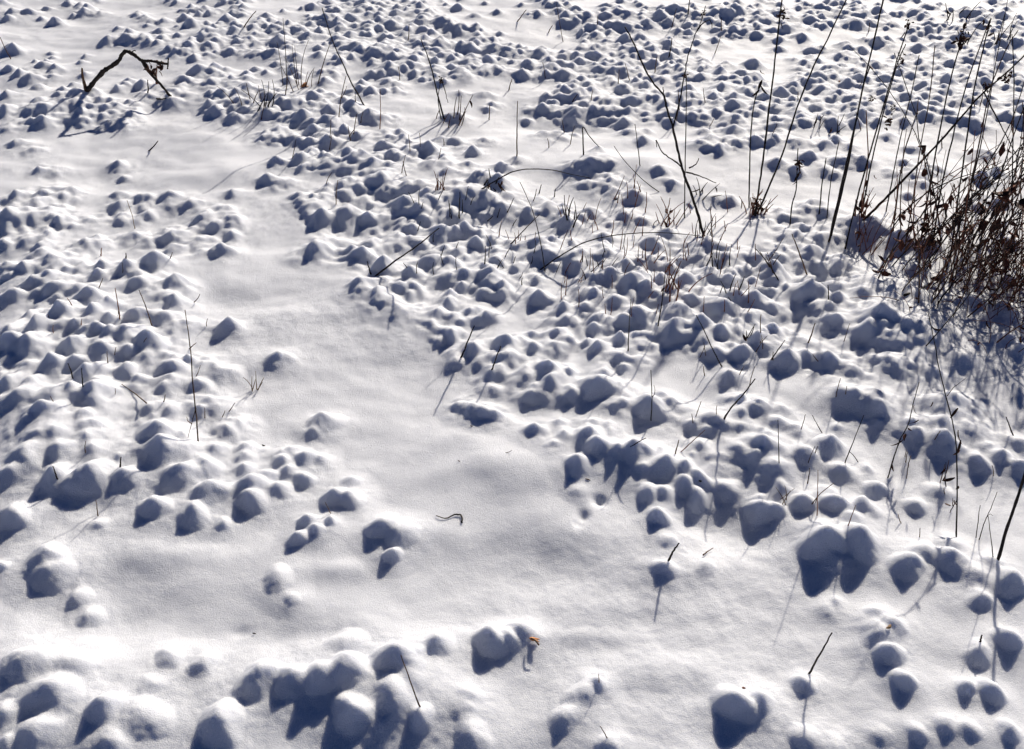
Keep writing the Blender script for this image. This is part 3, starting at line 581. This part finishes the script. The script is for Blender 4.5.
# arching runners
stalk('arching_runner', 'long thin bramble runner arching low to the forked sapling foot', 'runner', [(540, 270), (560, 256), (583, 243), (610, 236), (640, 233), (670, 233), (700, 236)], 1.7, M_DARK, lean=.4,
      twigs=[[(612, 236), (613, 242), (612, 248)], [(625, 234), (624, 243), (622, 250)]])
stalk('arching_runner', 'thin runner arching right from the white hump at upper centre', 'runner', [(482, 189), (497, 180), (512, 172), (530, 169), (552, 170), (574, 175), (590, 178)], 1.6, M_DARK, lean=.3,
      leaves=[(486, 186, 8), (490, 184, 9), (498, 183, 12), (502, 181, 10), (482, 188, 8)])

# ------------------------------------------------------------------ tufts: each a handful of fine stems that grow together
def tuft(label, px, py, n, h, spread, m, w=1.1, leafy=0, lean=.15, name='grass_tuft', group='tufts of dry grass and stubble'):
    B = ground(px, py); s = ppm(B); root = empty(name, B); tag(root, label, 'grass tuft', group)
    for k in range(n):
        q = B+np.array([rng.gauss(0, spread/s), rng.gauss(0, spread/s*1.1), 0]); q[2] = float(height_points([q[0]], [q[1]])[0])-.008
        L = h/s*rng.uniform(.45, 1.15)/max(.5, math.cos(PITCH)); dx = rng.gauss(lean, .28); dy = rng.gauss(.05, .22)
        P = [q]; d = np.array([dx, dy, 1.0]); bend = np.array([rng.gauss(0, .07), rng.gauss(0, .07), -.03])
        for i in range(5):
            d = d+bend; P.append(P[-1]+d/np.linalg.norm(d)*L/5)
        MB().tube(P, w/s/2*rng.uniform(.8, 1.3), w/s/2*.4, 4).build('stem', m, root, B)
        if rng.random() < leafy:
            i = rng.randint(2, 4); MB().leaf(P[i], (rng.uniform(-1, 1), rng.uniform(-.5, .5), rng.uniform(-1, .3)), rng.uniform(5, 10)/s, 3/s).build('leaf', M_LEAF, root, B)
    return root
for a in [('brown leafy tuft at the foot of the tall seed-headed stalk', 757, 214, 14, 26, 4, M_RED, 1.4, .8, .1), ('small dark grass tuft left of the orange leaf at upper left', 263, 107, 7, 22, 6, M_DARK, 1.3, 0, .2),
          ('pale bent grass round the orange leaf', 304, 88, 9, 40, 5, M_BROWN, 1.0, 0, .1), ('pale straw tuft beside the lone mound on the left path edge', 254, 392, 6, 24, 4, M_STRAW, 1.2, 0, .2),
          ('sparse brown grass in front of the upper centre tuft', 455, 122, 8, 24, 6, M_BROWN, 1.2, .2, .1), ('reddish grass sprigs on the mound left of the white hump', 438, 188, 7, 18, 5, M_RED, 1.3, .2, 0),
          ('dark stubble spikes on the hump at upper centre', 492, 186, 6, 10, 8, M_DARK, 1.7, .3, 0), ('grass spikes on the small peaked mound right of the curving stem', 569, 216, 7, 22, 5, M_DARK, 1.5, 0, 0),
          ('thin reddish grass left of the forked sapling', 628, 196, 7, 24, 6, M_RED, 1.1, .1, .1), ('reddish sprig tuft below the sapling on the left', 668, 226, 9, 30, 6, M_RED, 1.2, .5, .05),
          ('dry grass spikes at the foot of the forked sapling', 705, 236, 8, 26, 8, M_DARK, 1.1, 0, .05), ('leafy drooping sprig right of the sapling stem', 702, 196, 5, 22, 4, M_DARK, 1.2, .9, .2),
          ('brown spikes with dark leaves in the mounds below the sapling', 672, 292, 10, 34, 8, M_RED, 1.5, .4, .1), ('reddish stubble on the pointed mounds right of centre', 648, 262, 9, 24, 12, M_RED, 1.1, .1, .1),
          ('dark twin spikes on the mound crest right of the reddish stubble', 727, 296, 5, 16, 6, M_DARK, 1.6, .2, .1), ('pale reddish sprigs on the crest in the middle right', 745, 340, 4, 16, 3, M_DARK, 1.5, .3, .1),
          ('small brown sprig at the left of the leafy weed', 758, 350, 4, 14, 4, M_BROWN, 1.1, 0, .1), ('dark short spikes at the centre of the mound field', 592, 268, 9, 18, 14, M_DARK, 1.2, 0, 0),
          ('thin reddish sprigs above the centre mound field', 586, 222, 9, 18, 9, M_RED, 1.0, 0, .1), ('dark spikes on the far mound below the leafy drooping sprig', 716, 266, 7, 26, 8, M_DARK, 1.2, 0, 0),
          ('thin spikes on the rounded mounds left of the big shaded mound', 778, 268, 5, 26, 7, M_BROWN, 1.3, .1, .1), ('fine brown grass left of the dense clump', 866, 246, 12, 34, 8, M_RED, 1.2, .4, .2),
          ('reddish leafy tuft right of the very tall thick stalk', 862, 215, 10, 28, 4, M_RED, 1.3, .8, .1), ('pale sprig on the reddish stem mound at right', 780, 502, 4, 20, 5, M_BROWN, 1.0, 0, .1),
          ('dark spikes between mounds at the upper centre', 432, 210, 5, 14, 18, M_DARK, 1.2, 0, 0), ('sparse thin spikes in the mounds above the path edge', 498, 262, 8, 17, 18, M_DARK, 1.2, 0, 0),
          ('thin reddish spikes at the centre mound crest', 520, 240, 7, 15, 10, M_RED, 1.1, 0, 0), ('few dark spikes on the left field crest', 58, 318, 4, 10, 12, M_RED, 1.5, 0, 0),
          ('faint thin spikes left of the small dark grass tuft', 245, 100, 5, 20, 8, M_BROWN, 1.0, 0, .1), ('thin dry sprigs on the far snow at top right', 1000, 40, 8, 26, 12, M_DARK, 1.1, .3, .2),
          ('dark sprig on a mound at the far top right', 950, 18, 5, 18, 6, M_DARK, 1.3, .6, .2), ('loose dark tangle on the mound behind the curled stalk', 828, 130, 7, 14, 7, M_DARK, 1.2, .6, .3)]:
    lab, px, py, n, h, sp, m, w, lf, ln = a
    tuft(lab, px, py, n, h, sp, m, w, lf, ln)

# ------------------------------------------------------------------ small stubble, one object each
for (x0, y0, x1, y1, n, h, m, lab) in [(560, 212, 760, 318, 70, 15, M_RED, 'short thin reddish stubble stem among the pointed mounds right of centre'),
                                      (400, 190, 560, 290, 26, 10, M_DARK, 'short thin dark stubble stem among the upper centre mounds'),
                                      (760, 400, 1010, 560, 16, 13, M_BROWN, 'short thin brown stem among the lower right mounds'),
                                      (690, 330, 860, 480, 16, 13, M_BROWN, 'short thin brown stem among the middle right mounds'),
                                      (20, 250, 230, 480, 16, 8, M_BROWN, 'tiny brown stub poking from the left field mounds'),
                                      (240, 80, 500, 200, 22, 14, M_BROWN, 'tiny thin stem among the upper left centre mounds'),
                                      (500, 20, 1000, 150, 30, 14, M_BROWN, 'tiny thin stem on the far snow')]:
    for k in range(n):
        px, py = rng.uniform(x0, x1), rng.uniform(y0, y1); hh = h*rng.uniform(.5, 1.5)
        if 'lower right' in lab and px < 850 and py > 505: continue
        stalk('stubble_stem', lab, 'stubble', (lambda e: [(px, py), (px+e*.5+rng.gauss(0, .4), py-hh*.5), (px+e, py-hh)])(rng.gauss(1.5, 3)), rng.uniform(1.0, 1.5), m, group=lab)

# ------------------------------------------------------------------ the dense clump at the right edge: dead stalks, each its own object
def clump_stalk(px, py, h, lean, w, m, nleaf, lab):
    B = ground(px, py); s = ppm(B); lm_ = M_REDLEAF if (m is not M_DARK and rng.random() < .7) else M_LEAF; root = empty('dead_stalk', B); tag(root, lab, 'dead stalk', lab)
    L = h/s/.88; d = np.array([lean, rng.gauss(0, .15), 1.0]); bend = np.array([rng.gauss(.01, .075), rng.gauss(0, .06), 0]); kink = rng.choice([.03, .06, .16])
    P = [B-np.array([0, 0, .02])]
    for i in range(9):
        d = d/np.linalg.norm(d)+bend+np.array([rng.gauss(0, kink), rng.gauss(0, kink), 0]); P.append(P[-1]+d/np.linalg.norm(d)*L/9)
    MB().tube(P, w/s/2, w/s/2*.4, 5).build('stem', m, root, B)
    for k in range(nleaf):
        i = rng.randint(2, 9); p = P[i]
        big = rng.random() < .25
        MB().leaf(p, (rng.uniform(-1, 1), rng.uniform(-.8, .8), rng.uniform(-1.6, .1)), rng.uniform(6, 13)/s*(1.3 if big else 1), rng.uniform(2, 4)/s*(2.0 if big else 1), 2.0).build('leaf', lm_, root, B)
    if rng.random() < .35: 
        i = rng.randint(4, 7); q = P[i]+np.array([rng.uniform(-12, 18)/s, rng.uniform(-6, 6)/s, 18/s])
        MB().tube(smooth([P[i], (P[i]+q)/2+np.array([0, 0, .004]), q]), w/s/3, w/s/5, 4).build('twig', m, root, B)
for k in range(104):
    px = 1065-abs(rng.gauss(0, 95)); py = 284+rng.gauss(0, 24)-max(0, 990-px)*.22
    clump_stalk(px, py, rng.uniform(70, 170)*(1 if px > 930 else .75), rng.gauss(.20, .15), rng.uniform(1.0, 1.9), rng.choice([M_DARK, M_BROWN, M_BROWN, M_RED]), rng.randint(1, 4), 'dark dead stalk in the dense clump at the right edge')
for k in range(54):
    px = rng.uniform(880, 1015); py = rng.uniform(205, 290)
    clump_stalk(px, py, rng.uniform(35, 105), rng.gauss(.15, .22), rng.uniform(.9, 1.5), rng.choice([M_RED, M_RED, M_BROWN]), rng.randint(0, 4), 'thin reddish dead stalk left of the dense clump')
for k in range(26):
    px = rng.uniform(880, 1040); py = rng.uniform(225, 275)
    clump_stalk(px, py, rng.uniform(120, 215), rng.gauss(.20, .06), rng.uniform(1.1, 1.7), M_DARK, rng.randint(0, 2), 'tall thin dark stalk rising out of the right-hand clump')
# uncountable fine dead grass in the heart of the clump
b = MB()
for k in range(250):
    px = 1065-abs(rng.gauss(0, 62)); py = 280+rng.gauss(0, 26)-max(0, 985-px)*.2
    q = at(px, py, .06); s = ppm(q); L = rng.uniform(25, 75)/s; d = np.array([rng.gauss(.2, .5), rng.gauss(0, .4), 1.0]); bend = np.array([rng.gauss(0, .2), rng.gauss(0, .2), -.12]); P = [q-np.array([0, 0, .03])]
    for i in range(5): d = d/np.linalg.norm(d)+bend; P.append(P[-1]+d/np.linalg.norm(d)*L/5)
    b.tube(P, .0014, .0006, 3)
    if rng.random() < .5: b.leaf(P[rng.randint(2, 5)], (rng.uniform(-1, 1), rng.uniform(-1, 1), rng.uniform(-1, .4)), rng.uniform(5, 11)/s, rng.uniform(2, 4)/s, 1.8)
tag(b.build('dead_grass', M_REDLEAF), 'tangled dark brown dead grass filling the clump at the right edge', 'dead grass', kind='stuff')
